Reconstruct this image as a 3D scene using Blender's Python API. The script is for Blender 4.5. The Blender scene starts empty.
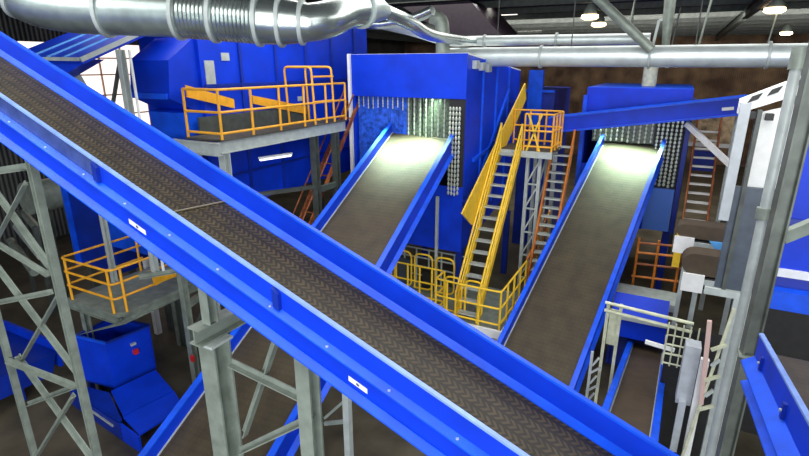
import bpy, bmesh, math, random
from mathutils import Vector, Matrix
random.seed(7)
S = bpy.context.scene
COL = S.collection
PI = math.pi

# ------------------------------------------------------------------ materials
def mat(name, color, rough=.5, metal=0., noise=0., nscale=6., bump=0., bscale=60., spec=.5, emit=None, estr=0., dirt=None):
    m = bpy.data.materials.new(name); m.use_nodes = True
    nt = m.node_tree; b = nt.nodes['Principled BSDF']
    b.inputs['Base Color'].default_value = (*color, 1); b.inputs['Roughness'].default_value = rough
    b.inputs['Metallic'].default_value = metal; b.inputs['Specular IOR Level'].default_value = spec
    tc = nt.nodes.new('ShaderNodeTexCoord')
    if noise or dirt:
        n = nt.nodes.new('ShaderNodeTexNoise'); n.inputs['Scale'].default_value = nscale; n.inputs['Detail'].default_value = 5
        nt.links.new(tc.outputs['Object'], n.inputs['Vector'])
        r = nt.nodes.new('ShaderNodeValToRGB')
        lo = dirt or tuple(c*(1-noise) for c in color); hi = tuple(min(1, c*(1+noise)) for c in color)
        r.color_ramp.elements[0].color = (*lo, 1); r.color_ramp.elements[1].color = (*hi, 1)
        r.color_ramp.elements[0].position = .3; r.color_ramp.elements[1].position = .68
        nt.links.new(n.outputs['Fac'], r.inputs['Fac']); nt.links.new(r.outputs['Color'], b.inputs['Base Color'])
    if bump:
        n2 = nt.nodes.new('ShaderNodeTexNoise'); n2.inputs['Scale'].default_value = bscale
        nt.links.new(tc.outputs['Object'], n2.inputs['Vector'])
        bp = nt.nodes.new('ShaderNodeBump'); bp.inputs['Strength'].default_value = bump; bp.inputs['Distance'].default_value = .01
        nt.links.new(n2.outputs['Fac'], bp.inputs['Height']); nt.links.new(bp.outputs['Normal'], b.inputs['Normal'])
    if emit:
        b.inputs['Emission Color'].default_value = (*emit, 1); b.inputs['Emission Strength'].default_value = estr
    return m

def belt_mat(name, c0, c1, kind):
    """rubber belt; kind 'chevron' has raised V cleats, 'fine' a fine cross grain"""
    m = bpy.data.materials.new(name); m.use_nodes = True
    nt = m.node_tree; L = nt.links; b = nt.nodes['Principled BSDF']
    b.inputs['Roughness'].default_value = .6
    uv = nt.nodes.new('ShaderNodeUVMap')
    sp = nt.nodes.new('ShaderNodeSeparateXYZ'); L.new(uv.outputs['UV'], sp.inputs[0])
    def M(op, a, bb=None):
        n = nt.nodes.new('ShaderNodeMath'); n.operation = op
        for i, v in enumerate((a, bb)):
            if v is None: continue
            if isinstance(v, (int, float)): n.inputs[i].default_value = v
            else: L.new(v, n.inputs[i])
        return n.outputs[0]
    nz = nt.nodes.new('ShaderNodeTexNoise'); nz.inputs['Scale'].default_value = 5 if kind == 'chevron' else 2.5
    nz.inputs['Detail'].default_value = 6; L.new(uv.outputs['UV'], nz.inputs['Vector'])
    if kind == 'chevron':
        v = M('PINGPONG', sp.outputs['Y'], .075)
        ph = M('FRACT', M('DIVIDE', M('ADD', sp.outputs['X'], M('MULTIPLY', v, .9)), .068))
        h = M('LESS_THAN', M('ABSOLUTE', M('SUBTRACT', ph, .5)), .24)
        rowgap = M('GREATER_THAN', v, .018)
        h = M('MULTIPLY', h, rowgap)
    else:
        ph = M('FRACT', M('DIVIDE', sp.outputs['X'], .12))
        pv = M('FRACT', M('DIVIDE', sp.outputs['Y'], .1))
        h = M('MULTIPLY', M('LESS_THAN', M('ABSOLUTE', M('SUBTRACT', ph, .5)), .3), M('LESS_THAN', M('ABSOLUTE', M('SUBTRACT', pv, .5)), .36))
    mx = nt.nodes.new('ShaderNodeMix'); mx.data_type = 'RGBA'
    L.new(h, mx.inputs[0]); mx.inputs[6].default_value = (*c0, 1); mx.inputs[7].default_value = (*c1, 1)
    m2 = nt.nodes.new('ShaderNodeMix'); m2.data_type = 'RGBA'; m2.blend_type = 'MULTIPLY'; m2.inputs[0].default_value = 1
    r = nt.nodes.new('ShaderNodeValToRGB'); r.color_ramp.elements[0].position = .3; r.color_ramp.elements[1].position = .7
    r.color_ramp.elements[0].color = (.6, .58, .52, 1); r.color_ramp.elements[1].color = (1.15, 1.12, 1.05, 1)
    L.new(nz.outputs['Fac'], r.inputs[0]); L.new(mx.outputs[2], m2.inputs[6]); L.new(r.outputs[0], m2.inputs[7])
    L.new(m2.outputs[2], b.inputs['Base Color'])
    bp = nt.nodes.new('ShaderNodeBump'); bp.inputs['Strength'].default_value = .7; bp.inputs['Distance'].default_value = .02
    L.new(h, bp.inputs['Height']); L.new(bp.outputs['Normal'], b.inputs['Normal'])
    return m

def window_mat():
    m = bpy.data.materials.new('daylit_panel'); m.use_nodes = True
    nt = m.node_tree; b = nt.nodes['Principled BSDF']
    b.inputs['Base Color'].default_value = (.8, .75, .7, 1)
    b.inputs['Emission Color'].default_value = (1, .86, .78, 1); b.inputs['Emission Strength'].default_value = 1.1
    return m

def corrugated(name, ca, cb, scale, axis='X', metal=0., rough=.6):
    m = bpy.data.materials.new(name); m.use_nodes = True
    nt = m.node_tree; L = nt.links; b = nt.nodes['Principled BSDF']
    b.inputs['Roughness'].default_value = rough; b.inputs['Metallic'].default_value = metal
    tc = nt.nodes.new('ShaderNodeTexCoord'); w = nt.nodes.new('ShaderNodeTexWave')
    w.bands_direction = axis; w.inputs['Scale'].default_value = scale; w.inputs['Distortion'].default_value = 0
    L.new(tc.outputs['Object'], w.inputs['Vector'])
    nz = nt.nodes.new('ShaderNodeTexNoise'); nz.inputs['Scale'].default_value = .7; L.new(tc.outputs['Object'], nz.inputs['Vector'])
    r = nt.nodes.new('ShaderNodeValToRGB'); r.color_ramp.elements[0].color = (*ca, 1); r.color_ramp.elements[1].color = (*cb, 1)
    r.color_ramp.elements[0].position = .35; r.color_ramp.elements[1].position = .65
    L.new(nz.outputs['Fac'], r.inputs[0]); L.new(r.outputs[0], b.inputs['Base Color'])
    bp = nt.nodes.new('ShaderNodeBump'); bp.inputs['Strength'].default_value = .8; bp.inputs['Distance'].default_value = .05
    L.new(w.outputs['Fac'], bp.inputs['Height']); L.new(bp.outputs['Normal'], b.inputs['Normal'])
    return m

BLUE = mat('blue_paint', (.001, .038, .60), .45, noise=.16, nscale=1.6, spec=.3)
BLUEL = mat('blue_paint_lit', (.004, .085, .78), .4, noise=.2, nscale=3, spec=.35)  # lighter copy of the blue paint, light from above put into the colour
BLUED = mat('blue_paint_shaded', (.001, .022, .30), .42, noise=.25, nscale=1.5)  # darker copy of the same blue paint, shade put into the colour
SKYBLUE = mat('light_blue_paint', (.12, .42, .85), .4, noise=.1)
TRIM = mat('bare_edge_steel', (.22, .36, .80), .35, metal=.1, noise=.15)
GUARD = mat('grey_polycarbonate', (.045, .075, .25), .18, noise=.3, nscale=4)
STEEL = mat('galvanised_steel', (.23, .27, .235), .5, metal=.25, noise=.22, nscale=5)
STEELD = mat('dark_galvanised_steel', (.07, .082, .075), .55, metal=.2, noise=.25, nscale=5)
STEELL = mat('pale_grey_steel', (.42, .47, .46), .45, metal=.1, noise=.12)
DUCT = mat('spiral_duct_zinc', (.50, .58, .56), .27, metal=.9, noise=.18, nscale=3)
DUCTP = mat('pale_galvanised_duct', (.66, .74, .74), .38, metal=.45, noise=.12, nscale=3)
DUCTB = mat('zinc_sheet', (.40, .48, .47), .33, metal=.8, noise=.25, nscale=3)
YEL = mat('yellow_paint', (.84, .40, .02), .45, noise=.12)
YEL2 = mat('bright_yellow_paint', (.86, .56, .03), .45, noise=.12)
ORG = mat('orange_paint', (.50, .15, .012), .5, noise=.25, nscale=5)
RUST = mat('rusty_orange_steel', (.26, .075, .02), .6, noise=.4, nscale=7)
WHITE = mat('white_paint', (.80, .82, .82), .45, noise=.06)
GREY = mat('grey_paint', (.42, .46, .50), .45, noise=.1)
SLATE = mat('slate_grey_panel', (.05, .07, .10), .4, noise=.2)
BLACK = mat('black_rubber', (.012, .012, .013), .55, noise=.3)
CREAM = mat('cream_galvanised_mesh', (.55, .58, .42), .5, metal=.1, noise=.2)
RED = mat('red_plastic', (.6, .02, .02), .4)
GRATE = corrugated('open_grating', (.075, .07, .055), (.13, .12, .10), 14, 'X', .2)
BELT = belt_mat('cleated_belt', (.026, .021, .009), (.078, .060, .027), 'chevron')
BELT2 = belt_mat('fine_belt', (.045, .034, .017), (.053, .040, .020), 'fine')
BELT3 = mat('brown_rubber_belt', (.062, .043, .024), .6, noise=.2, nscale=4, bump=.3)
FLOOR = mat('worn_concrete', (.075, .064, .042), .6, noise=.5, nscale=1.1, bump=.2, bscale=20)
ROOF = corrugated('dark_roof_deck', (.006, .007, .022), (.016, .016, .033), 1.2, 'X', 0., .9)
WALLM = corrugated('brown_cladding', (.07, .035, .02), (.24, .15, .08), 2.2, 'X')
WALLG = corrugated('grey_cladding', (.03, .032, .035), (.07, .07, .068), 1.6, 'Y')
WINM = window_mat()
STRIP = mat('clear_pvc_strip', (.10, .13, .10), .25, noise=.6, nscale=14)
STRIPB = mat('blue_tinted_pvc_strip', (.02, .09, .55), .2, noise=.5, nscale=9)
CHAINM = mat('zinc_chain_link', (.62, .68, .60), .35, metal=.5)
LAMP = mat('lamp_lens', (.9, .8, .6), .3, emit=(1, .72, .42), estr=7)
TUBEM = mat('tube_lens', (.9, .9, .9), .3, emit=(1, 1, 1), estr=1.4)
INK = mat('grey_print', (.10, .10, .16), .5)
SKYL = mat('rooflight_sheet', (.8, .8, .75), .5, emit=(1, .95, .85), estr=2.2)

# ------------------------------------------------------------------ mesh builder
WORLD = {}
class MB:
    def __init__(s): s.v, s.f, s.uv = [], [], {}
    def add(s, vs, fs, uvs=None):
        o = len(s.v); s.v += [Vector(p) for p in vs]
        for k, f in enumerate(fs):
            if uvs: s.uv[len(s.f)] = [uvs[i] for i in f]
            s.f.append([i + o for i in f])
        return s
    def hexa(s, p):                       # 8 points: bottom 0-3, top 4-7
        return s.add(p, [(3, 2, 1, 0), (4, 5, 6, 7), (0, 1, 5, 4), (1, 2, 6, 5), (2, 3, 7, 6), (3, 0, 4, 7)])
    def box(s, x0, x1, y0, y1, z0, z1):
        return s.hexa([(x0, y0, z0), (x1, y0, z0), (x1, y1, z0), (x0, y1, z0), (x0, y0, z1), (x1, y0, z1), (x1, y1, z1), (x0, y1, z1)])
    def prism(s, poly, d):                # poly: list of 3d points, d: extrusion vector
        n = len(poly); P = [Vector(p) for p in poly]; D = Vector(d)
        return s.add(P + [p + D for p in P], [list(range(n))[::-1], list(range(n, 2*n))] + [(i, (i+1) % n, n+(i+1) % n, n+i) for i in range(n)])
    def frame(s, p, q, up=(0, 0, 1)):
        p, q = Vector(p), Vector(q); t = (q-p).normalized(); u = Vector(up)
        if abs(t.dot(u)) > .98: u = Vector((0, 1, 0)) if abs(t.y) < .9 else Vector((1, 0, 0))
        r = t.cross(u).normalized(); u = r.cross(t).normalized()
        return p, q, r, u
    def sweep(s, p, q, sec, up=(0, 0, 1)):  # closed 2d section (r,u) swept p->q
        p, q, r, u = s.frame(p, q, up); n = len(sec)
        A = [p + r*a + u*b for a, b in sec]; B = [q + r*a + u*b for a, b in sec]
        return s.add(A + B, [list(range(n)), list(range(n, 2*n))[::-1]] + [((i+1) % n, i, n+i, n+(i+1) % n) for i in range(n)])
    def bar(s, p, q, w, h=None, up=(0, 0, 1)):
        h = w if h is None else h
        return s.sweep(p, q, [(-w/2, -h/2), (w/2, -h/2), (w/2, h/2), (-w/2, h/2)], up)
    def ibeam(s, p, q, w, h, t=.02, up=(0, 0, 1)):
        a, b, c = w/2, h/2, t/2
        return s.sweep(p, q, [(-a, -b), (a, -b), (a, -b+t), (c, -b+t), (c, b-t), (a, b-t), (a, b), (-a, b), (-a, b-t), (-c, b-t), (-c, -b+t), (-a, -b+t)], up)
    def angle(s, p, q, w, t=.014, up=(0, 0, 1)):
        return s.sweep(p, q, [(-w/2, -w/2), (w/2, -w/2), (w/2, -w/2+t), (-w/2+t, -w/2+t), (-w/2+t, w/2), (-w/2, w/2)], up)
    def tube(s, pts, r, n=10, caps=True):
        P = [Vector(p) for p in pts]; R = r if isinstance(r, (list, tuple)) else [r]*len(P)
        base = len(s.v); u = None
        for i, p in enumerate(P):
            t = (P[min(i+1, len(P)-1)] - P[max(i-1, 0)]).normalized()
            if u is None:
                u = Vector((0, 0, 1)) if abs(t.z) < .9 else Vector((1, 0, 0))
            u = (u - t*u.dot(t)).normalized(); w = t.cross(u)
            s.v += [p + (u*math.cos(a) + w*math.sin(a))*R[i] for a in [2*PI*k/n for k in range(n)]]
        for i in range(len(P)-1):
            for k in range(n):
                a = base+i*n+k; b = base+i*n+(k+1) % n
                s.f.append([a, b, b+n, a+n])
        if caps:
            s.f.append([base+k for k in range(n)][::-1]); s.f.append([base+(len(P)-1)*n+k for k in range(n)])
        return s
    def build(s, name, m, parent=None, smooth=False, bevel=0.):
        vs = s.v
        if parent is not None: off = WORLD[parent]
        else:
            lo = [min(v[i] for v in vs) for i in range(3)]; hi = [max(v[i] for v in vs) for i in range(3)]
            off = Vector(((lo[0]+hi[0])/2, (lo[1]+hi[1])/2, lo[2]))
        me = bpy.data.meshes.new(name)
        me.from_pydata([tuple(v-off) for v in vs], [], s.f)
        if s.uv:
            L = me.uv_layers.new(name='UVMap')
            for i, pl in enumerate(me.polygons):
                if i in s.uv:
                    for li, c in zip(pl.loop_indices, s.uv[i]): L.data[li].uv = c
        bm = bmesh.new(); bm.from_mesh(me); bmesh.ops.recalc_face_normals(bm, faces=bm.faces)
        if bevel: bmesh.ops.bevel(bm, geom=bm.edges[:], offset=bevel, segments=2, affect='EDGES', clamp_overlap=True)
        bm.to_mesh(me); bm.free()
        if smooth:
            me.polygons.foreach_set('use_smooth', [True]*len(me.polygons))
            try: me.set_sharp_from_angle(angle=math.radians(40))
            except Exception: pass
        me.materials.append(m)
        o = bpy.data.objects.new(name, me); COL.objects.link(o)
        if parent is None: o.location = off
        else: o.parent = parent
        WORLD[o] = off if parent is None else off
        return o

def tag(o, label=None, cat=None, group=None, kind=None):
    for k, v in (('label', label), ('category', cat), ('group', group), ('kind', kind)):
        if v: o[k] = v
    return o
def thing(name, label, cat, loc, group=None):
    o = bpy.data.objects.new(name, None); COL.objects.link(o); o.location = loc; o.empty_display_size = .2
    WORLD[o] = Vector(loc); return tag(o, label, cat, group)
def struct(name, mb, m): return tag(mb.build(name, m), kind='structure')
def copy_tree(o, loc, label=None):
    r = o.copy(); COL.objects.link(r); r.location = loc
    if label: r['label'] = label
    for ch in list(o.children):
        c = ch.copy(); COL.objects.link(c); c.parent = r
        for g in list(ch.children):
            d = g.copy(); COL.objects.link(d); d.parent = c
    return r
V = Vector

# ------------------------------------------------------------------ camera
cd = bpy.data.cameras.new('camera'); cam = bpy.data.objects.new('camera', cd); COL.objects.link(cam)
cam.location = (0, 0, 8); cam.rotation_euler = (math.radians(90-17.7243), 0, math.radians(27.5))
cd.sensor_width = 36; cd.lens = 510/809*36; cd.clip_start = .05; cd.clip_end = 300
S.camera = cam

# ------------------------------------------------------------------ setting
struct('floor', MB().box(-26, 22, -10, 50, -.2, 0), FLOOR)
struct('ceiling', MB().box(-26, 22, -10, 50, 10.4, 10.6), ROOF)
struct('wall_back', MB().box(-26, 22, 50, 50.3, 0, 10.6), WALLM)
struct('wall_right', MB().box(22, 22.3, -10, 50.3, 0, 10.6), WALLG)
wl = MB(); wl.box(-26.3, -26, -10, 50.3, 0, 4.5); wl.box(-26.3, -26, -10, 50.3, 9, 10.6)
wl.box(-26.3, -26, -10, 12, 4.5, 9); wl.box(-26.3, -26, 24, 50.3, 4.5, 9)
struct('wall_left', wl, WALLG)
wn = struct('window_1', MB().box(-26.2, -26.1, 12, 24, 4.5, 9), WINM)
g = MB()
for k in range(11): g.box(-26.1, -26, 12+k*1.2, 12.05+k*1.2, 4.5, 9)
for z in (5.5, 6.5, 7.5, 8.3): g.box(-26.1, -25.98, 12, 24, z, z+.06)
g.build('glazing_bar', mat('pinkish_bar', (.45, .25, .2), .6), wn)
n = 0
for y in range(-6, 50, 3):                                   # roof purlins
    n += 1; struct('trim_%d' % n, MB().ibeam((-26, y, 10.28), (22, y, 10.28), .14, .24), STEELD)
for x in (-20, -13, 2, 9, 16):                               # main rafters
    n += 1; struct('trim_%d' % n, MB().ibeam((x, -10, 10.0), (x, 50, 10.0), .22, .36), STEELD)

# ------------------------------------------------------------------ conveyors
def belt_mesh(p, q, side, w, z=0., t=.02):
    """belt slab between axis points p,q (left edge) and width vector side"""
    p, q, sd = V(p), V(q), V(side).normalized()*w
    up = (q-p).cross(sd).normalized()
    if up.z < 0: up = -up
    L = (q-p).length
    a = [p, q, q+sd, p+sd]
    uv = [(0, 0), (L, 0), (L, w), (0, w)]
    return MB().add([x-up*t for x in a]+a, [(3, 2, 1, 0), (4, 5, 6, 7), (0, 1, 5, 4), (1, 2, 6, 5), (2, 3, 7, 6), (3, 0, 4, 7)], uv+uv)

# --- the long foreground conveyor (runs along X, climbs towards -X)
SL = .398
def zt(x): return 4.915 - SL*x                               # top edge of its side walls
XA, XB = -11.5, 2.2
YN, YF = 3.243, 4.293
T = thing('belt_conveyor', 'long blue inclined conveyor with dark cleated belt crossing the whole foreground', 'conveyor', ((XA+XB)/2, 3.77, zt((XA+XB)/2)-.6))
def P(x, y, dz): return V((x, y, zt(x)+dz))
belt_mesh(P(XB, YN+.02, -.31), P(XA, YN+.02, -.31), (0, 1, 0), YF-YN-.04).build('belt', BELT, T)
seam = MB().bar(P(-4.72, YN+.03, -.302), P(-4.62, YF-.03, -.302), .028, .012).build('belt_splice', mat('dull_tan_metal', (.26, .23, .14), .5), T)
tag(seam, 'pale metal belt splice lying across the belt')
def xsweep(mb, sec, x0=XA, x1=XB):                           # section given in (y, dz)
    mb.add([P(x0, y, d) for y, d in sec] + [P(x1, y, d) for y, d in sec],
           [list(range(len(sec))), list(range(len(sec), 2*len(sec)))[::-1]] +
           [((i+1) % len(sec), i, len(sec)+i, len(sec)+(i+1) % len(sec)) for i in range(len(sec))])
    return mb
XJ = -5.28                                                   # joint in the near wall
nw = xsweep(MB(), [(YN, 0), (YN, -.55), (YN-.03, -.55), (YN-.03, 0)], XJ, XB).build('side_wall', BLUE, T)
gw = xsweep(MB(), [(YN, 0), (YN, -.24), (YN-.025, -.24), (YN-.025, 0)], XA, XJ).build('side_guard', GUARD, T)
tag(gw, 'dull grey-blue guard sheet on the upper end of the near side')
xsweep(MB(), [(YN, -.24), (YN, -.55), (YN-.03, -.55), (YN-.03, -.24)], XA, XJ).build('lower_wall', BLUE, T)
xsweep(MB(), [(YN+.008, .01), (YN+.008, -.012), (YN-.036, -.012), (YN-.036, .01)]).build('edge_trim', TRIM, T)
xsweep(MB(), [(YN-.03, -.205), (YN-.03, -.245), (YN-.10, -.255), (YN-.10, -.24)]).build('ledge', BLUEL, T)
xsweep(MB(), [(YN-.03, -.49), (YN-.03, -.55), (YN-.11, -.55), (YN-.11, -.535), (YN-.045, -.49)]).build('bottom_flange', BLUEL, T)
xsweep(MB(), [(YF, 0), (YF, -.55), (YF+.03, -.55), (YF+.03, 0)]).build('side_wall', BLUE, T)
xsweep(MB(), [(YF-.012, .012), (YF-.012, -.015), (YF+.045, -.015), (YF+.045, .012)]).build('edge_trim', BLUEL, T)
xsweep(MB(), [(YF, -.245), (YF-.07, -.295), (YF-.07, -.308), (YF, -.308)]).build('belt_skirt', BLUEL, T)
for x in (-5.28, -2.93, -.55, 1.6):
    MB().prism([P(x, YN-.03, -.04), P(x-.07, YN-.03, -.012), P(x-.07, YN-.03, -.2), P(x, YN-.03, -.2)], (0, -.045, 0)).build('joint_plate', BLUED, T)
for x in [XA+.4+k*.62 for k in range(21)]:
    MB().tube([P(x, YN-.065, -.235), P(x, YN-.065, -.218)], .014, 6).build('bolt', STEELL, T)
for x in [XA+.8+k*1.5 for k in range(9)]:
    MB().tube([P(x, YN+.02, -.48), P(x, YF-.02, -.48)], .05, 12).build('return_roller', STEELD, T, True)
def label_plate(x, d0, d1, ln):
    sl = MB().add([P(x-ln/2, YN-.032, d0), P(x+ln/2, YN-.032, d0), P(x+ln/2, YN-.032, d1), P(x-ln/2, YN-.032, d1),
                   P(x-ln/2, YN-.036, d0), P(x+ln/2, YN-.036, d0), P(x+ln/2, YN-.036, d1), P(x-ln/2, YN-.036, d1)],
                  [(0, 1, 2, 3), (7, 6, 5, 4), (0, 4, 5, 1), (1, 5, 6, 2), (2, 6, 7, 3), (3, 7, 4, 0)]).build('sticker', WHITE, T)
    m = MB(); dm = (d0+d1)/2; r = abs(d1-d0)*.27
    m.prism([P(x+r*1.3*math.cos(a), YN-.037, dm+r*math.sin(a)) for a in [2*PI*k/12 for k in range(12)]], (0, -.002, 0))
    m.build('printed_mark', INK, sl)
label_plate(-4.81, -.41, -.462, .24)
label_plate(-2.13, -.40, -.45, .19)

# --- steel frames carrying it
def hcol(mb, x, y, z0, z1, w=.26, up=(0, 1, 0)): mb.ibeam((x, y, z0), (x, y, z1), w, w, .022, up)
T = thing('support_trestle', 'tall braced grey steel trestle under the upper left end of the foreground conveyor', 'steel frame', (-8, 3.4, 0))
for x, w in ((-6.95, .092), (-8.9, .085)):
    m = MB(); m.ibeam((x, 3.4, 0), (x, 3.4, zt(x)-.56), w, w, .016, (1, 0, 0)); m.build('leg', STEEL, T)
def br(x0, z0, x1, z1, dy=0, w=.07): MB().angle((x0, 3.4+dy, z0), (x1, 3.4+dy, z1), w).build('brace', STEEL, T)
for k, (x0, z0, x1, z1, w_) in enumerate(((-8.75, 5.2, -7.08, 6.6, .07), (-8.75, 6.95, -7.08, 5.3, .07), (-8.8, 5.75, -7.05, 5.36, .06), (-8.8, 5.3, -7.08, 3.8, .07),
        (-8.8, 4.55, -7.05, 5.12, .07), (-8.85, 3.37, -7.1, 5.07, .075), (-8.85, 3.54, -7.05, 3.65, .075), (-8.85, 2.65, -7.05, 3.62, .07),
        (-8.85, 1.6, -7.1, 3.49, .075), (-8.75, 3.6, -7.05, 2.05, .075), (-8.85, 6.5, -7.05, 6.8, .09), (-8.85, 1.4, -7.05, .2, .07), (-8.85, .2, -7.05, 1.9, .07))):
    br(x0, z0, x1, z1, (-.07, .06, -.05, .05)[k % 4], w_)
for x in (-7.0, -8.9): MB().box(x-.2, x+.2, 3.2, 3.6, 0, .03).build('base_plate', STEEL, T)

T = thing('portal_trestle', 'grey steel portal frame with crossed braces under the middle of the foreground conveyor', 'steel frame', (-3.4, 3.42, 0))
m = MB(); hcol(m, -4.13, 3.42, 0, 5.12, .235); m.build('leg', STEEL, T)
m = MB(); hcol(m, -2.86, 3.42, 0, zt(-2.86)-.55, .17); m.build('leg', STEEL, T)
MB().box(-4.3, -4.0, 3.27, 3.57, 5.12, 5.15).build('cap_plate', STEELL, T)
MB().ibeam((-4.12, 3.40, 5.36), (-4.12, 3.40, 6.0), .12, .12, .012, (0, 1, 0)).build('upright', STEEL, T)
MB().ibeam((-4.19, 3.22, 5.25), (-4.12, 4.9, 5.25), .18, .2, .018).build('cross_beam', STEEL, T)
MB().angle((-3.9, 3.40, 4.93), (-2.85, 3.40, 4.8), .075).build('brace', STEEL, T)
MB().angle((-3.9, 3.46, 3.95), (-3.2, 3.46, 5.55), .085).build('brace', STEEL, T)
MB().angle((-3.92, 3.40, 3.75), (-2.82, 3.40, 4.62), .07).build('brace', STEEL, T)
MB().angle((-3.9, 3.46, 3.4), (-2.8, 3.46, 2.4), .07).build('brace', STEEL, T)
for x in (-4.15, -2.86): MB().box(x-.25, x+.25, 3.17, 3.67, 0, .03).build('base_plate', STEEL, T)

# --- the two wide conveyors running up into the sorters
def wide_conveyor(name, label, p0, d, n, w, s0, s1, hl, hr, beltm, cat='conveyor', skirt=True, hood=None):
    """p0 a point of the left belt edge, d direction along the belt, n sideways (right)"""
    p0, d, n = V(p0), V(d).normalized(), V(n).normalized(); up = n.cross(d).normalized()
    a, b = p0+d*s0, p0+d*s1
    T = thing(name, label, cat, tuple((a+b)/2+n*w/2-V((0, 0, .5))))
    belt_mesh(a, b, n, w).build('belt', beltm, T)
    for sgn, h, o in ((-1, hl, V((0, 0, 0))), (1, hr, n*w)):
        sec = [(0, h), (0, -.34), (.03*sgn, -.34), (.03*sgn, h)]
        m = MB(); A = [a+o+n*x+V((0, 0, z)) for x, z in sec]; B = [b+o+n*x+V((0, 0, z)) for x, z in sec]
        m.add(A+B, [(0, 1, 2, 3), (7, 6, 5, 4)] + [((i+1) % 4, i, 4+i, 4+(i+1) % 4) for i in range(4)]); sw = m.build('side_wall', BLUE, T)
        sec = [(-.01*sgn, h+.012), (-.01*sgn, h-.02), (.11*sgn, h-.02), (.11*sgn, h+.012)]
        m = MB(); A = [a+o+n*x+V((0, 0, z)) for x, z in sec]; B = [b+o+n*x+V((0, 0, z)) for x, z in sec]
        m.add(A+B, [(0, 1, 2, 3), (7, 6, 5, 4)] + [((i+1) % 4, i, 4+i, 4+(i+1) % 4) for i in range(4)]); m.build('top_flange', BLUEL, sw)
        sec = [(.03*sgn, -.26), (.03*sgn, -.34), (.12*sgn, -.34), (.12*sgn, -.32)]
        m = MB(); A = [a+o+n*x+V((0, 0, z)) for x, z in sec]; B = [b+o+n*x+V((0, 0, z)) for x, z in sec]
        m.add(A+B, [(0, 1, 2, 3), (7, 6, 5, 4)] + [((i+1) % 4, i, 4+i, 4+(i+1) % 4) for i in range(4)]); m.build('bottom_flange', BLUEL, sw)
    ep = MB(); o = n*w
    for sgn, oo in ((1, V((0, 0, 0))), (-1, o)):
        ep.bar(a+oo+n*.012*sgn+up*.008, b+oo+n*.012*sgn+up*.008, .03, .016)
    ep.build('belt_edge_trim', STEELL, T)
    for k in (0, 1):
        c = (a, b)[k]-up*.12
        MB().tube([c+n*.02, c+n*(w-.02)], .1, 16).build('drum', STEELD, T, True)
    return T, a, b, n, up, d
A4 = math.radians(-4.58); e2 = math.radians(23.76)
d2 = V((math.sin(A4)*math.cos(e2), math.cos(A4)*math.cos(e2), math.sin(e2))); n2 = V((math.cos(A4), -math.sin(A4), 0))
c2p = V((-7.66, 14.375, 6.275))
wide_conveyor('inclined_conveyor', 'wide dark belt with blue sides climbing into the left sorter, passing under the foreground conveyor', c2p, d2, n2, 2.0, -12.4, -.4, .28, .25, BELT2)
A6 = math.radians(6.62); e3 = math.radians(27.21)
d3 = V((math.sin(A6)*math.cos(e3), math.cos(A6)*math.cos(e3), math.sin(e3))); n3 = V((math.cos(A6), -math.sin(A6), 0))
c3p = V((-2.20, 19.0, 5.04))
wide_conveyor('inclined_conveyor', 'long wide belt with blue sides climbing into the right-hand sorter', c3p, d3, n3, 1.9, -10.2, .7, .3, .26, BELT2)
# the small belt right of it
d4 = V((.035, .977, -.212)); n4 = V((1, -.035, 0))
wide_conveyor('inclined_conveyor', 'narrow brown belt with bright blue sides low down beside the white machine frame', (-.39, 6.4, 2.49), d4, n4, .72, -.9, 7.2, .14, .1, BELT3)

# the near right conveyor, seen from outside
T = thing('belt_conveyor', 'blue conveyor side with ledge and bolts at the lower right corner', 'conveyor', (1.6, 4.9, 4.6))
X0 = 1.12
def ysweep(mb, sec, y0=3.0, y1=6.0):
    z = lambda y: 5.26 - .17*(y-6.17)
    A = [(x, y0, z(y0)+d) for x, d in sec]; B = [(x, y1, z(y1)+d) for x, d in sec]; k = len(sec)
    return mb.add(A+B, [list(range(k)), list(range(k, 2*k))[::-1]] + [((i+1) % k, i, k+i, k+(i+1) % k) for i in range(k)])
zz = lambda y: 5.26 - .17*(y-6.17)
ysweep(MB(), [(X0, 0), (X0, -.62), (X0+.03, -.62), (X0+.03, 0)]).build('side_wall', BLUE, T)
ysweep(MB(), [(X0-.008, .01), (X0-.008, -.012), (X0+.035, -.012), (X0+.035, .01)]).build('edge_trim', TRIM, T)
ysweep(MB(), [(X0, -.27), (X0, -.33), (X0-.11, -.37), (X0-.11, -.35)]).build('ledge', BLUEL, T)
ysweep(MB(), [(X0, -.56), (X0, -.62), (X0-.07, -.62), (X0-.07, -.6)]).build('bottom_flange', BLUEL, T)
ysweep(MB(), [(X0+.9, 0), (X0+.9, -.62), (X0+.93, -.62), (X0+.93, 0)]).build('side_wall', BLUE, T)
belt_mesh((X0+.03, 3.0, zz(3)-.2), (X0+.03, 6.0, zz(6.0)-.2), (1, 0, 0), .87).build('belt', BELT2, T)
for x, y in ((X0+.05, 3.15), (X0+.88, 3.15), (X0+.88, 5.8)): MB().bar((x, y, 0), (x, y, zz(y)-.6), .1).build('leg', STEEL, T)
for y in (3.6, 4.5, 5.6):
    b = MB().prism([(X0, y, zz(y)-.12), (X0, y-.05, zz(y)-.12), (X0, y-.05, zz(y)-.26), (X0, y, zz(y)-.26)], (-.03, 0, 0)).build('joint_plate', BLUED, T)
    MB().tube([(X0-.03, y-.025, zz(y)-.19), (X0-.045, y-.025, zz(y)-.19)], .014, 8).build('bolt', STEELL, b)

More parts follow.
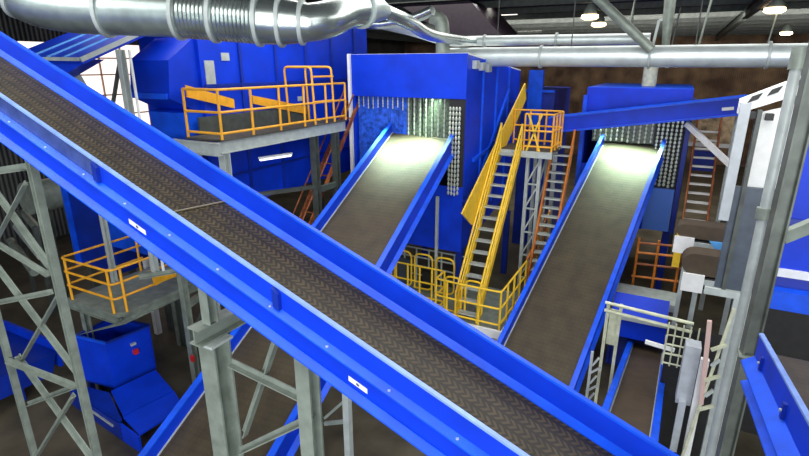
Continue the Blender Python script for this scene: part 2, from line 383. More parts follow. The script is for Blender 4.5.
# ------------------------------------------------------------------ handrails, stairs, platforms
def round_path(pts, r=.12, k=4):
    P = [V(p) for p in pts]; out = [P[0]]
    for i in range(1, len(P)-1):
        a, b = (P[i-1]-P[i]), (P[i+1]-P[i]); rr = min(r, a.length*.45, b.length*.45)
        a = P[i]+a.normalized()*rr; b = P[i]+b.normalized()*rr
        for j in range(k+1):
            t = j/k; out.append(a*(1-t)**2+P[i]*2*t*(1-t)+b*t*t)
    return out+[P[-1]]
def railing(T, path, m, h=1.05, posts=None, levels=(1., .55, .12), r=.028, pr=.03, name='railing', spacing=1.1):
    path = [V(p) for p in path]
    mb = MB()
    for f in levels: mb.tube(round_path([p+V((0, 0, h*f)) for p in path]), r, 8)
    R = mb.build(name, m, T, True)
    if posts is None:
        posts = []
        for a, b in zip(path, path[1:]):
            k = max(1, round((b-a).length/spacing)); posts += [a+(b-a)*i/k for i in range(k)]
        posts.append(path[-1])
    for p in posts:
        p = V(p); MB().tube([p, p+V((0, 0, h))], pr, 8).build('post', m, R, True)
    return R
def stair(name, label, x0, x1, y0, z0, y1, z1, nt, ms, mt, mr, h=.95, grp=None, rails=True):
    T = thing(name, label, 'stairs', ((x0+x1)/2, y0, z0), grp)
    for x in (x0, x1):
        MB().sweep((x, y0, z0), (x, y1, z1), [(-.02, -.1), (.02, -.1), (.02, .1), (-.02, .1)]).build('stringer', ms, T)
    for k in range(nt):
        t = (k+.6)/nt; y, z = y0+(y1-y0)*t, z0+(z1-z0)*t
        MB().box(x0+.02, x1-.02, y-.1, y+.12, z-.02, z+.02).build('tread', mt, T)
    if rails:
        for x in (x0, x1):
            mb = MB()
            for hh in (h, h*.55): mb.tube([(x, y0, z0+hh), (x, y1, z1+hh)], .03, 8)
            R = mb.build('handrail', mr, T, True)
            for k in range(5):
                t = k/4; y, z = y0+(y1-y0)*t, z0+(z1-z0)*t
                MB().tube([(x, y, z), (x, y, z+h)], .026, 8).build('post', mr, R, True)
    return T

# upper left platform
T = thing('access_platform', 'raised grey steel platform with yellow railing along the left blue machine', 'platform', (-9.5, 10, 0))
zp = 6.45; xe = -8.65; xw = -9.75; yf = 8.0
MB().box(xw, xe, yf, 12.9, zp-.04, zp).build('deck', GRATE, T)
MB().ibeam((xe-.07, yf, zp-.16), (xe-.07, 12.9, zp-.16), .14, .3, .02).build('edge_beam', STEELL, T)
MB().ibeam((-10.6, yf-.05, zp-.2), (xe, yf-.05, zp-.2), .14, .28, .02).build('edge_beam', STEELL, T)
for x, y in ((xe-.1, 8.15), (xe-.1, 11.4), (xe-.1, 12.4), (xw+.1, 8.15)):
    MB().ibeam((x, y, 0), (x, y, zp-.3), .18, .18, .018, (0, 1, 0)).build('leg', STEELD if y > 9 else STEELL, T)
MB().bar((xe-.1, 11.4, 4.6), (xe-.1, 12.4, 4.6), .12, .16).build('tie_beam', STEELD, T)
MB().bar((xe-.1, 11.5, 4.7), (xw+.1, 8.3, 4.9), .1, .1).build('brace', STEELD, T)
railing(T, [(xw+.05, yf+.05, zp), (xe, yf+.05, zp), (xe, 12.85, zp)], YEL, 1.05, spacing=1.0)
gt = MB()                                                    # tall hooped gate on the railing
for y in (11.5, 12.4): gt.tube(round_path([(xe, y-.12, zp), (xe, y-.2, zp+1.5), (xe-.9, y-.2, zp+1.5), (xe-.9, y-.12, zp)]), .03, 8)
for z in (.6, 1.25): gt.tube([(xe, 11.38, zp+z), (xe, 12.28, zp+z)], .025, 8)
gt.build('hoop_gate', YEL, T, True)
mb = MB().prism([(xw+.06, 8.12, 7.58), (xw+.06, 9.5, 7.2), (xw+.06, 9.5, 6.98), (xw+.06, 8.12, 7.32)], (.03, 0, 0)); mb.build('guard_board', YEL, T)
mb = MB().prism([(xw+.06, 10.15, 7.26), (xw+.06, 12.3, 6.84), (xw+.06, 12.3, 6.62), (xw+.06, 10.15, 7.05)], (.03, 0, 0)); mb.build('guard_board', YEL, T)
mb = MB().box(xw+.0, xw+.06, 8.4, 12.4, zp, zp+.4); mb.build('kick_panel', STEELD, T)
lt = thing('tube_lamp', 'white fluorescent tube under the upper left platform', 'lamp', (-9, 10.1, 5.72))
MB().bar((-9.0, 9.5, 5.8), (-9.0, 10.7, 5.74), .09, .05).build('housing', WHITE, lt)
MB().tube([(-9.0, 9.52, 5.75), (-9.0, 10.68, 5.69)], .03, 8).build('tube', TUBEM, lt, True)

# lower left platform
T = thing('access_platform', 'low grey platform with curved yellow railing at the left, above the blue hopper', 'platform', (-11.4, 7.2, 0))
zq = 2.6
MB().box(-12.5, -10.5, 6.2, 9.0, zq-.05, zq).build('deck', STEEL, T)
MB().ibeam((-12.5, 6.25, zq-.15), (-10.5, 6.25, zq-.15), .1, .2).build('edge_beam', STEEL, T)
MB().ibeam((-10.55, 6.2, zq-.15), (-10.55, 9.0, zq-.15), .1, .2).build('edge_beam', STEEL, T)
for x, y in ((-12.2, 6.4), (-10.6, 8.9), (-12.2, 8.9)):
    MB().ibeam((x, y, 0), (x, y, zq-.2), .15, .15, .015, (0, 1, 0)).build('leg', STEEL, T)
MB().prism([(-12.2, 6.1, 1.72), (-10.3, 6.1, 2.55), (-9.2, 6.15, 3.2), (-10.0, 6.15, 2.62), (-10.3, 6.12, 2.47)], (0, .03, 0)).build('flare_sheet', STEEL, T)
railing(T, [(-12.45, 8.3, zq), (-12.45, 6.25, zq), (-10.62, 6.25, zq), (-10.55, 8.6, zq)], YEL, 1.05, levels=(1, .68, .34),
        posts=[(-12.3, 6.25, zq), (-10.72, 6.25, zq), (-10.55, 6.45, zq), (-10.55, 8.5, zq), (-12.45, 8.2, zq)])
MB().bar((-10.52, 7.2, zq+.45), (-10.52, 8.5, zq+.6), .05, .2).build('guard_board', YEL, T)
railing(T, [(-12.45, 8.9, zq), (-11.2, 8.9, zq)], YEL, 1.05, levels=(1, .5), name='back_railing')

# the centre platform
T = thing('access_platform', 'low centre platform with bright yellow railings between the two wide conveyors', 'platform', (-5.2, 12.5, 0))
zc = 1.2
MB().box(-5.35, -3.35, 12.0, 14.6, zc-.05, zc).build('deck', STEEL, T)
MB().box(-8.2, -5.35, 12.7, 14.0, zc-.05, zc).build('deck', STEEL, T)
MB().bar((-8.2, 12.65, zc-.1), (-5.3, 12.65, zc-.1), .06, .24).build('edge_beam', WHITE, T)
MB().bar((-5.35, 11.95, zc-.1), (-3.3, 11.95, zc-.1), .06, .24).build('edge_beam', WHITE, T)
MB().bar((-3.3, 12.0, zc-.1), (-3.3, 14.6, zc-.1), .06, .24).build('edge_beam', WHITE, T)
for x, y in ((-8.0, 12.8), (-5.2, 12.1), (-3.45, 12.1), (-3.45, 14.4), (-8.0, 13.9)):
    MB().bar((x, y, 0), (x, y, zc-.05), .12).build('leg', YEL2, T)
railing(T, [(-3.4, 14.6, zc), (-3.4, 12.05, zc), (-4.6, 12.05, zc)], YEL2, 1.1, spacing=.6)
railing(T, [(-4.6, 12.05, zc), (-5.3, 12.1, zc), (-5.3, 12.7, zc), (-8.1, 12.7, zc)], YEL2, 1.1, spacing=.4)
railing(T, [(-5.0, 13.8, zc), (-8.1, 13.9, zc)], STEELL, 1.2, spacing=.45, levels=(1, .75, .5, .25), name='back_railing')
for k in range(4):                                           # rounded gate hoops
    x = -8.0+k*.72
    MB().tube(round_path([(x, 13.3, zc+.1), (x, 13.3, zc+1.25), (x+.6, 13.3, zc+1.25), (x+.6, 13.3, zc+.1), (x, 13.3, zc+.1)], .2), .03, 8).build('gate_hoop', YEL2, T, True)
for k in range(2):
    x = -5.15+k*.62
    MB().tube(round_path([(x, 12.4, zc+.05), (x, 12.4, zc+1.1), (x+.5, 12.4, zc+1.1), (x+.5, 12.4, zc+.05), (x, 12.4, zc+.05)], .18), .03, 8).build('gate_hoop', YEL2, T, True)
MB().box(-7.6, -6.9, 13.5, 13.8, zc, zc+.8).build('control_box', SLATE, T)
MB().box(-6.4, -6.0, 13.5, 13.8, zc, zc+.6).build('control_box', BLACK, T)
# ramped rail up to the right
T = thing('ramp_walkway', 'sloping orange-railed walkway rising behind the centre platform beside the right wide conveyor', 'walkway', (-3.2, 16, 0))
MB().prism([(-3.42, 14.65, zc-.06), (-3.42, 17.6, 2.0), (-3.42, 17.6, 2.08), (-3.42, 14.65, zc+.02)], (.5, 0, 0)).build('deck', GRATE, T)
for m_, x in ((ORG, -2.94), (ORG, -3.42)):
    mb = MB()
    for f in (1.1, .6): mb.tube([(x, 14.7, zc+f), (x, 17.6, 2.05+f)], .03, 8)
    R = mb.build('handrail', m_, T, True)
    for k in range(5): MB().tube([(x, 14.75+k*.7, zc+k*.205), (x, 14.75+k*.7, zc+1.1+k*.205)], .026, 8).build('post', YEL, R, True)
for y, z in ((15, 1.2), (17.4, 1.95)): MB().bar((-3.2, y, 0), (-3.2, y, z), .1).build('leg', STEEL, T)

stair('stairway', 'steep stairs with yellow handrails climbing beside the left sorter', -4.7, -4.05, 12.1, zc, 15.5, 5.5, 15, YEL2, STEELL, YEL2, .8)
T = thing('stair_landing', 'small railed landing at the head of the yellow stairs', 'platform', (-4.1, 16.2, 5.5))
MB().box(-4.8, -3.1, 15.55, 17.0, 5.43, 5.5).build('deck', GRATE, T)
MB().bar((-4.8, 15.53, 5.4), (-3.1, 15.53, 5.4), .06, .2).build('edge_beam', STEELL, T)
railing(T, [(-4.0, 15.6, 5.5), (-3.15, 15.6, 5.5), (-3.15, 16.95, 5.5), (-4.7, 16.95, 5.5)], YEL, 1.1, spacing=.45)
MB().bar((-3.9, 15.58, 5.5), (-3.5, 15.58, 6.6), .05).build('brace', YEL2, T)
MB().bar((-3.9, 15.58, 6.6), (-3.5, 15.58, 5.5), .05).build('brace', YEL2, T)
stair('stairway', 'narrow orange stairs between the grey lattice tower and right wide conveyor', -3.35, -2.75, 14.75, 1.5, 16.95, 5.6, 16, ORG, STEELL, ORG, .45)
stair('stairway', 'rust-orange stairs with pale treads right of the right-hand sorter', .68, 1.35, 17.6, 2.6, 19.8, 6.0, 13, RUST, WHITE, RUST, .5)
# lattice tower between the stairs
T = thing('lattice_tower', 'pale grey lattice tower holding up the landing between the two stairs', 'steel frame', (-3.6, 15.9, 0))
for x, y in ((-3.9, 15.9), (-3.52, 15.9), (-3.9, 16.9), (-3.52, 16.9)):
    MB().bar((x, y, 0), (x, y, 5.4), .1).build('leg', STEELL, T)
for k in range(5):
    z = 1.2+k*.8
    MB().bar((-3.9, 15.9, z), (-3.52, 15.9, z+.8), .05).build('brace', STEELL, T)
    MB().bar((-3.52, 15.9, z), (-3.52, 16.9, z+.8), .05).build('brace', STEELL, T)
    MB().bar((-3.9, 15.9, z), (-3.52, 15.9, z), .05).build('brace', STEELL, T)
# rusty ladder by the left machine
T = thing('access_ladder', 'rusty orange inclined ladder in the dark gap left of the left wide conveyor', 'ladder', (-9, 11, 2.2))
for x in (-9.25, -8.85):
    MB().bar((x, 9.9, 2.2), (x, 13.9, 6.9), .05, .12).build('rail', RUST, T)
for k in range(15):
    t = (k+.5)/15; MB().tube([(-9.25, 9.9+4*t, 2.2+4.7*t), (-8.85, 9.9+4*t, 2.2+4.7*t)], .02, 6).build('rung', RUST, T)
for x in (-9.25, -8.85):
    mb = MB().tube([(x, 9.75, 2.6), (x, 13.75, 7.3)], .022, 6); mb.build('handrail', RUST, T, True)

# ------------------------------------------------------------------ sorters
def strip_curtain(T, p0, p1, z0, z1, k, m, w, chain=False):
    p0, p1 = V(p0), V(p1)
    for i in range(k):
        t = (i+.5)/k; p = p0+(p1-p0)*t; zb = z1+random.uniform(-.04, .04)
        if chain:
            nn = max(4, int((z0-zb)/.13)); pts, rs = [], []
            for j in range(nn):
                zc_ = z0-(z0-zb)*j/nn; hh = (z0-zb)/nn
                for f, r in ((.05, .012), (.3, w), (.7, w), (.95, .012)): pts.append((p.x, p.y, zc_-hh*f)); rs.append(r)
            MB().tube(pts, rs, 6).build('chain', m, T)
        else:
            mb = MB().box(p.x-w/2, p.x+w/2, p.y-.006+.02*(i % 2), p.y+.006+.02*(i % 2), zb, z0); mb.build('curtain_strip', m, T)

# left sorter
X0, X1, Y0, Y1 = -8.9, -5.17, 13.6, 19.0
T = thing('sorting_machine', 'big square blue sorter hood with hanging strip curtain at the top of left conveyor', 'machine', ((X0+X1)/2, (Y0+Y1)/2, 0))
MB().box(X0, X1, Y0, Y0+.06, 7.1, 8.3).build('front_panel', BLUE, T)
m = MB(); m.box(X0, X0+.06, Y0+.06, Y1, 2.6, 8.27); m.build('side_panel', BLUE, T)
m = MB(); m.prism([(X1, Y0+.06, 2.6), (X1, Y1, 3.6), (X1, Y1, 7.8), (X1, Y0+.06, 8.27)], (-.06, 0, 0)); sp = m.build('side_panel', BLUE, T)
m = MB()
for y in (14.9, 16.2, 17.5): m.box(X1, X1+.05, y, y+.08, 3.6, 8.27-.085*(y-13.6))
m.bar((X1+.03, 13.8, 3.6), (X1+.03, 17.6, 7.2), .06, .1); m.bar((X1+.03, 14.3, 5.3), (X1+.03, 17, 5.6), .06, .1)
m.build('stiffener', BLUEL, sp)
m = MB().prism([(X0, Y0+.06, 8.27), (X1, Y0+.06, 8.27), (X1, Y1, 7.8), (X0, Y1, 7.8)], (0, 0, .04)); m.build('roof_panel', WHITE, T)
MB().bar((X0-.04, Y0-.03, 2.6), (X0-.04, Y0-.03, 8.32), .09, .1, (0, 1, 0)).build('corner_post', WHITE, T)
MB().box(X0+.1, X1, Y0, Y0+.05, 2.6, 4.6).build('lower_panel', BLUE, T)
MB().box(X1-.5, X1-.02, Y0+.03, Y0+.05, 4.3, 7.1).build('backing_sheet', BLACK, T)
MB().box(X0+.1, X1-.1, Y1-.1, Y1, 2.6, 7.8).build('back_panel', SLATE, T)
strip_curtain(T, (X0+.1, Y0+.2, 0), (-7.8, Y0+.2, 0), 7.12, 4.95, 7, STRIPB, .15)
strip_curtain(T, (-7.8, Y0+.2, 0), (-7.1, Y0+.2, 0), 7.12, 5.85, 5, STRIPB, .14)
strip_curtain(T, (X0+.1, Y0+.1, 0), (-7.1, Y0+.1, 0), 7.1, 6.75, 10, CHAINM, .02, True)
strip_curtain(T, (-7.1, Y0+.2, 0), (X1-.4, Y0+.2, 0), 7.12, 5.85, 9, STRIP, .15)
strip_curtain(T, (-7.1, Y0+.12, 0), (X1-.4, Y0+.12, 0), 7.1, 6.0, 8, CHAINM, .022, True)
strip_curtain(T, (X1-.48, Y0-.06, 0), (X1-.1, Y0-.06, 0), 6.9, 4.35, 4, CHAINM, .035, True)
for k, (y, z) in enumerate(((14.0, 8.2), (14.55, 8.15), (15.1, 8.1))):
    MB().box(X1, X1+.12, y, y+.25, z-.3, z-.08).build('junction_box', STEELL, T)
for x, y in ((X0+.1, Y0+.2), (X1-.1, Y0+.2), (X0+.1, Y1-.2), (X1-.1, Y1-.2)): MB().bar((x, y, 0), (x, y, 2.6), .2).build('leg', BLUED, T)
MB().bar((-5.9, 13.45, .2), (-5.9, 13.45, 4.3), .08).build('front_post', STEELL, T)
# yellow inclined guard along it
T = thing('conveyor_guard', 'long flat yellow guard board slanting up along the side of left sorter', 'guard', (-5.0, 16, 3))
MB().prism([(-4.78, 13.35, 3.6), (-4.78, 12.5, 4.16), (-4.78, 12.9, 4.4), (-4.78, 18.15, 7.4), (-4.78, 18.4, 6.85)], (.04, 0, 0)).build('board', YEL2, T)
for y, z in ((13.6, 4.2), (16, 5.7), (17.8, 6.8)): MB().bar((-5.16, y, z), (-4.76, y, z), .06).build('bracket', BLUED, T)

# right sorter
X0, X1, Y0, Y1 = -2.85, .42, 19.35, 24
T = thing('sorting_machine', 'blue sorter hood with hanging chain curtain at the top of the right wide conveyor', 'machine', ((X0+X1)/2, (Y0+Y1)/2, 0))
MB().box(X0, X1, Y0, Y0+.06, 6.2, 7.25).build('front_panel', BLUE, T)
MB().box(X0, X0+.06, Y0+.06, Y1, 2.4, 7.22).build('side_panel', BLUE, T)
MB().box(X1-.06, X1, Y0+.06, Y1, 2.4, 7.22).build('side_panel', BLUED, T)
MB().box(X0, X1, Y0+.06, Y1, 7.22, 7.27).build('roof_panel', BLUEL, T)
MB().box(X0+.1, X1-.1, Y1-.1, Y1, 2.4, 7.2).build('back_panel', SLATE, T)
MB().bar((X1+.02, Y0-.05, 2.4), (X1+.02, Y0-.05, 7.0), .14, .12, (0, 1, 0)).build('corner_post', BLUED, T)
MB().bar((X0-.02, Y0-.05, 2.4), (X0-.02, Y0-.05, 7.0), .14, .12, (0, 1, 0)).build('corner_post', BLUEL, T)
MB().box(-.5, X1-.08, Y0-.1, Y0+.02, 2.45, 3.95).build('access_door', mat('glare_pale_blue', (.10, .24, .80), .15), T)  # door colour made paler than the sorter's blue to paint in glare
MB().box(X0+.06, -.5, Y0, Y0+.05, 2.4, 4.6).build('lower_panel', BLUE, T)
strip_curtain(T, (X0+.3, Y0+.1, 0), (-.35, Y0+.1, 0), 6.3, 5.42, 12, CHAINM, .035, True)
strip_curtain(T, (X0+.3, Y0+.2, 0), (-.35, Y0+.2, 0), 6.3, 5.4, 11, STRIP, .2)
strip_curtain(T, (-.5, Y0-.02, 0), (X1-.1, Y0-.02, 0), 6.4, 4.0, 6, CHAINM, .045, True)
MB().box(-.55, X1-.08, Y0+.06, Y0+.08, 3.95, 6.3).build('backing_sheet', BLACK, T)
for x, y in ((X0+.1, Y0+.2), (X1-.1, Y0+.2), (X0+.1, Y1-.2), (X1-.1, Y1-.2)): MB().bar((x, y, 0), (x, y, 2.4), .2).build('leg', BLUED, T)
# blue covered conveyor crossing in front of it
T = thing('covered_conveyor', 'slanting blue covered conveyor crossing in front of the right-hand sorter', 'conveyor', (-1, 18.6, 6))
a, b = V((-3.9, 18.55, 5.98)), V((1.85, 18.55, 6.86))
MB().bar(a, b, .9, .5).build('trough', BLUE, T)
MB().bar(a+V((0, 0, .27)), b+V((0, 0, .27)), 1.0, .04).build('cover', BLUEL, T)
MB().bar(a+V((0, -.47, -.22)), b+V((0, -.47, -.22)), .1, .05).build('flange', BLUEL, T)
MB().bar(V((1.2, 18.07, 6.75)), V((1.5, 18.07, 6.79)), .01, .09).build('sticker', WHITE, T)
MB().bar((.35, 18.5, 6.25), (1.65, 17.6, 5.2), .12, .16).build('prop', WHITE, T)
MB().bar((-3.6, 18.6, 0), (-3.6, 18.6, 5.75), .14).build('leg', STEELL, T)
MB().bar((1.7, 18.75, 0), (1.7, 18.75, 6.55), .14).build('leg', STEELL, T)
# machine body between the two sorters, far behind
T = thing('sorting_machine', 'blue machine in the gap between the two sorters, partly hidden by ducts', 'machine', (-4, 24, 0))
MB().box(-6.0, -4.6, 22.5, 26, 0, 7.0).build('body', BLUED, T)
MB().box(-5.7, -5.1, 22.3, 22.5, 5.5, 7.8).build('riser', BLUEL, T)
MB().bar((-4.6, 22.4, 6.95), (-6.0, 22.4, 6.95), .1).build('flange', BLUEL, T)

# big left machine
XL = -9.8
T = thing('sorting_machine', 'huge blue machine behind the upper left platform, below the silver duct', 'machine', (-13, 12, 0))
MB().box(-11.8, XL, 8.7, 16.0, 4.5, 9.2).build('body', BLUE, T)
m = MB()
for y in (9.9, 11.2, 12.5, 13.8, 15.1): m.box(XL, XL+.05, y, y+.07, 4.6, 9.15)
m.box(XL, XL+.04, 8.75, 15.9, 7.5, 7.57); m.box(XL, XL+.04, 8.75, 15.9, 5.3, 5.36); m.build('panel_rib', BLUED, T)
MB().prism([(-11.2, 8.7, 6.9), (-11.2, 8.7, 8.6), (-11.2, 7.95, 8.1), (-11.2, 7.85, 7.3)], (1.3, 0, 0)).build('feed_hood', BLUE, T)
MB().prism([(-11.15, 8.7, 6.3), (-11.15, 8.7, 7.0), (-11.15, 8.2, 6.95), (-11.15, 8.3, 6.3)], (1.25, 0, 0)).build('feed_shelf', BLUEL, T)
MB().prism([(-11.1, 8.7, 5.2), (-11.1, 8.7, 6.3), (-11.1, 8.25, 6.25), (-11.1, 8.5, 5.2)], (1.2, 0, 0)).build('feed_hopper', BLUED, T)
MB().box(-11.2, -9.95, 7.8, 7.86, 7.28, 7.4).build('hood_rail', BLUEL, T)
for y0, y1, z0, z1 in ((8.82, 9.1, 7.55, 8.1), (9.35, 9.6, 8.1, 8.28), (12.1, 12.4, 7.0, 7.13)):
    MB().box(XL, XL+.02, y0, y1, z0, z1).build('sticker', STEELL, T)
for x, y in ((-12, 9.0), (-10.0, 9.0), (-12, 15.8), (-10.0, 15.8)): MB().bar((x, y, 0), (x, y, 4.5), .25).build('leg', STEELD, T)
T = thing('transfer_machine', 'dark blue machine front low behind the curved yellow railing at left', 'machine', (-15.5, 10, 0))
MB().box(-17.1, -15.1, 9.2, 11, 1.6, 4.6).build('front_panel', BLUED, T)
MB().box(-15.1, -12.8, 9.1, 11, 2.6, 4.6).build('drive_housing', BLUEL, T)
MB().bar((-17.12, 9.15, 1.6), (-17.12, 9.15, 4.6), .14).build('corner_angle', BLUEL, T)
for x in (-16.9, -13.2): 
    for y in (9.4, 10.8): MB().bar((x, y, 0), (x, y, 2.5 if x > -14 else 1.6), .18).build('leg', STEELD, T)
MB().bar((-13.4, 9.05, 0), (-13.4, 9.05, 2.5), .16).build('white_post', WHITE, T)
for k in range(3): MB().box(-16.6+k*.25, -16.48+k*.25, 9.17, 9.2, 4.2, 4.3).build('indicator', STEELL, T)

# upper left enclosed conveyor with its support
T = thing('covered_conveyor', 'blue ribbed enclosed conveyor under the silver duct at upper left', 'conveyor', (-11.5, 7, 7.6))
a, b = V((-10.66, 6.5, 8.13)), V((-10.66, 7.8, 8.65)); u = V((-2.7, 0, .03)); e = V((0, 8.6, 8.97))
b2 = V((-10.66, 8.6, 8.97))
MB().prism([a, b2, b2+u, a+u], (0, .05, -.12)).build('cover', BLUE, T)
for f in (.2, .42, .66):
    MB().bar(a+u*f+V((0, 0, .015)), b2+u*f+V((0, 0, .015)), .05, .03).build('cover_rib', SKYBLUE, T)
MB().bar(a+V((.02, 0, -.03)), b2+V((.02, 0, -.03)), .05, .09).build('edge_trim', STEELL, T)
MB().bar(a+V((0, -.03, -.02)), a+u+V((0, -.03, -.02)), .04, .07).build('end_trim', STEELL, T)
MB().prism([a+V((-.05, .05, -.12)), a+u+V((0, .05, -.12)), a+u*.45+V((0, .05, -.5))], (0, .5, .1)).build('trough', BLUE, T)
c0 = a+u*.08+(b2-a)*.62; MB().prism([c0, c0+V((-.12, 0, 0)), c0+V((-.12, .17, .068)), c0+V((0, .17, .068))], (0, -.006, .018)).build('sticker', WHITE, T)
T = thing('support_trestle', 'slim grey braced trestle in front of the bright window at upper left', 'steel frame', (-10.8, 7.2, 0))
MB().ibeam((-10.25, 7.1, 3.42), (-10.25, 7.1, 8.3), .13, .13, .016, (0, 1, 0)).build('leg', STEELL, T)
MB().ibeam((-9.95, 7.55, 0), (-9.95, 7.55, 3.3), .16, .16, .016, (0, 1, 0)).build('leg', STEEL, T)
MB().ibeam((-10.45, 6.8, 3.36), (-9.75, 7.85, 3.36), .14, .12, .016).build('transfer_beam', STEEL, T)
MB().bar((-10.1, 7.2, 3.42), (-10.1, 7.2, 8.3), .04).build('conduit', WHITE, T)
MB().bar((-11.9, 7.1, 7.9), (-10.9, 7.1, 6.5), .07).build('brace', STEELL, T)
MB().bar((-10.35, 7.1, 8.0), (-11.2, 7.1, 6.4), .06).build('brace', STEELD, T)
MB().ibeam((-12.4, 7.4, 0), (-12.4, 7.4, 8.0), .12, .12, .016, (0, 1, 0)).build('leg', STEELL, T)
MB().bar((-12.4, 7.4, 6.5), (-10.25, 7.1, 6.5), .06).build('tie_beam', STEELL, T)
MB().bar((-9.95, 7.6, 2.4), (-10.3, 9.1, 2.42), .12, .16).build('tie_beam', STEEL, T)
MB().bar((-9.95, 7.65, 1.6), (-10.2, 8.6, 2.35), .08).build('brace', STEELD, T)
MB().box(-9.88, -9.78, 7.4, 7.46, .95, 1.1).build('emergency_button', RED, T)

# hopper and tray at lower left
T = thing('feed_hopper', 'open-topped dark blue hopper box standing under the lower left platform', 'hopper', (-11.2, 6.9, 0))
hx = [(-12.2, 6.08), (-11.2, 6.2), (-11.05, 7.25), (-12.3, 7.1)]
def wallq(a, b, z0, z1, t=.05):
    d = (V((b[0], b[1], 0))-V((a[0], a[1], 0))).normalized(); q = V((-d.y, d.x, 0))*t
    return MB().prism([(a[0], a[1], z0), (b[0], b[1], z0), (b[0], b[1], z1), (a[0], a[1], z1)], q)
for i in range(4): wallq(hx[i], hx[(i+1) % 4], .5, 1.7).build('side_panel', BLUE, T)
MB().add([(x, y, .45) for x, y in hx]+[(x, y, .5) for x, y in hx], [(3, 2, 1, 0), (4, 5, 6, 7), (0, 1, 5, 4), (1, 2, 6, 5), (2, 3, 7, 6), (3, 0, 4, 7)]).build('bottom_panel', BLUED, T)
for i in range(4): MB().bar((*hx[i], 1.72), (*hx[(i+1) % 4], 1.72), .06, .05).build('rim', BLUED if i else BLUEL, T)
cx, cy = sum(h[0] for h in hx)/4, sum(h[1] for h in hx)/4
for x, y in hx: MB().bar((x+(cx-x)*.15, y+(cy-y)*.15, 0), (x+(cx-x)*.15, y+(cy-y)*.15, .46), .1).build('leg', BLUED, T)
MB().box(-11.12, -11.04, 6.75, 6.86, 1.15, 1.27).build('emergency_button', RED, T)
MB().box(-11.12, -11.06, 6.72, 6.84, 1.4, 1.46).build('sticker', STEELL, T)
T = thing('hopper_cover', 'blue folded lid plates sloping low in front of the hopper box', 'cover', (-10, 6.3, 0))
MB().prism([(-10.97, 5.97, .58), (-9.97, 5.58, .5), (-9.76, 6.73, .5), (-10.8, 7.05, .58)], (0, 0, .05)).build('plate', BLUE, T)
MB().prism([(-9.95, 5.56, .5), (-9.22, 5.42, .42), (-9.15, 6.5, .42), (-9.74, 6.73, .5)], (0, 0, .05)).build('plate', BLUE, T)
MB().prism([(-12.15, 5.9, .42), (-10.98, 5.93, .55), (-9.95, 5.52, .46), (-9.95, 5.46, .46), (-12.15, 5.7, .42)], (0, 0, .05)).build('apron', BLUED, T)
MB().prism([(-12.15, 5.66, .02), (-9.9, 5.42, .02), (-9.9, 5.42, .46), (-12.15, 5.66, .42)], (0, .05, 0)).build('skirt', BLUED, T)
MB().prism([(-9.88, 5.42, .02), (-9.2, 5.36, .02), (-9.2, 5.36, .42), (-9.88, 5.42, .47)], (0, .05, 0)).build('skirt', BLUE, T)
MB().bar((-11.2, 5.55, .3), (-10.2, 5.44, .3), .03, .05).build('hinge_bar', STEELL, T)
for x, y in ((-11.9, 5.8), (-9.3, 6.3), (-10.6, 6.75)): MB().bar((x, y, 0), (x, y, .48), .08).build('leg', BLUED, T)
T = thing('baling_chute', 'dark blue chute low on the floor behind the left trestle', 'chute', (-14, 5, 0))
MB().prism([(-15.9, 4.6, .4), (-15.9, 5.9, .4), (-15.9, 6.1, .95), (-15.9, 4.4, .95)], (2.6, 0, 0)).build('trough', BLUED, T)
MB().box(-15.9, -13.3, 6.12, 6.2, .5, 1.2).build('back_rim', BLUE, T)
for x in (-15.6, -13.5): MB().bar((x, 5.2, 0), (x, 5.2, .4), .14).build('leg', BLUED, T)
T = thing('pipe_rack', 'pale grey pipes and rack in the dark corner behind the left trestle', 'pipework', (-17, 8, 0))
for k in range(3): MB().tube([(-20.5, 8.8+k*.3, 2.0+k*.45), (-17.4, 7.9+k*.3, 1.7+k*.45)], .13, 12).build('pipe', STEELL if k == 1 else STEEL, T, True)
for x, y in ((-20.2, 9.05), (-17.6, 8.3)): MB().bar((x, y, 0), (x, y, 3.1), .12).build('post', STEELD, T)
MB().tube([(-19.0, 9.9, 3.7), (-19.0, 8.9, 3.7)], .55, 20).build('fan_housing', STEEL, T, True)
MB().bar((-19.0, 9.4, 0), (-19.0, 9.4, 3.2), .2).build('post', STEELD, T)

# post beside the right edge of the left conveyor
T = thing('conveyor_stand', 'slim pale post with small braces right of the left wide conveyor', 'steel frame', (-3.7, 5.3, 0))
MB().bar((-3.72, 5.3, 0), (-3.72, 5.3, 4.1), .1).build('leg', STEELL, T)
MB().bar((-3.72, 5.3, 3.4), (-4.15, 5.3, 3.7), .06).build('brace', WHITE, T)
MB().bar((-3.72, 5.3, 2.9), (-4.15, 5.3, 2.7), .05).build('brace', STEEL, T)
MB().bar((-3.72, 5.3, 3.3), (-4.15, 5.3, 2.8), .04).build('brace', STEEL, T)

# ------------------------------------------------------------------ right-hand steel and machines
T = thing('steel_column', 'thick grey steel column close to the camera at the right', 'column', (1.25, 6.86, 0))
MB().ibeam((1.21, 6.86, 0), (1.21, 6.86, 9.8), .14, .16, .02, (1, .2, 0)).build('shaft', mat('mid_grey_green_steel', (.12, .138, .12), .5, metal=.2, noise=.25, nscale=5), T)  # tone between the two galvanised steels
MB().box(1.01, 1.41, 6.66, 7.06, 0, .03).build('base_plate', STEEL, T)
MB().box(1.11, 1.31, 6.77, 6.95, 4.58, 4.61).build('splice_plate', STEEL, T)
MB().ibeam((2.5, 7.45, 0), (2.5, 7.45, 9.8), .14, .16, .02, (1, .2, 0)).build('shaft', STEELD, T)
MB().bar((1.28, 6.9, 6.12), (2.45, 7.42, 6.78), .09, .14).build('brace', STEEL, T)
T = thing('pipe_post', 'thin pale round post just left of the thick right column', 'post', (1.1, 7.6, 0))
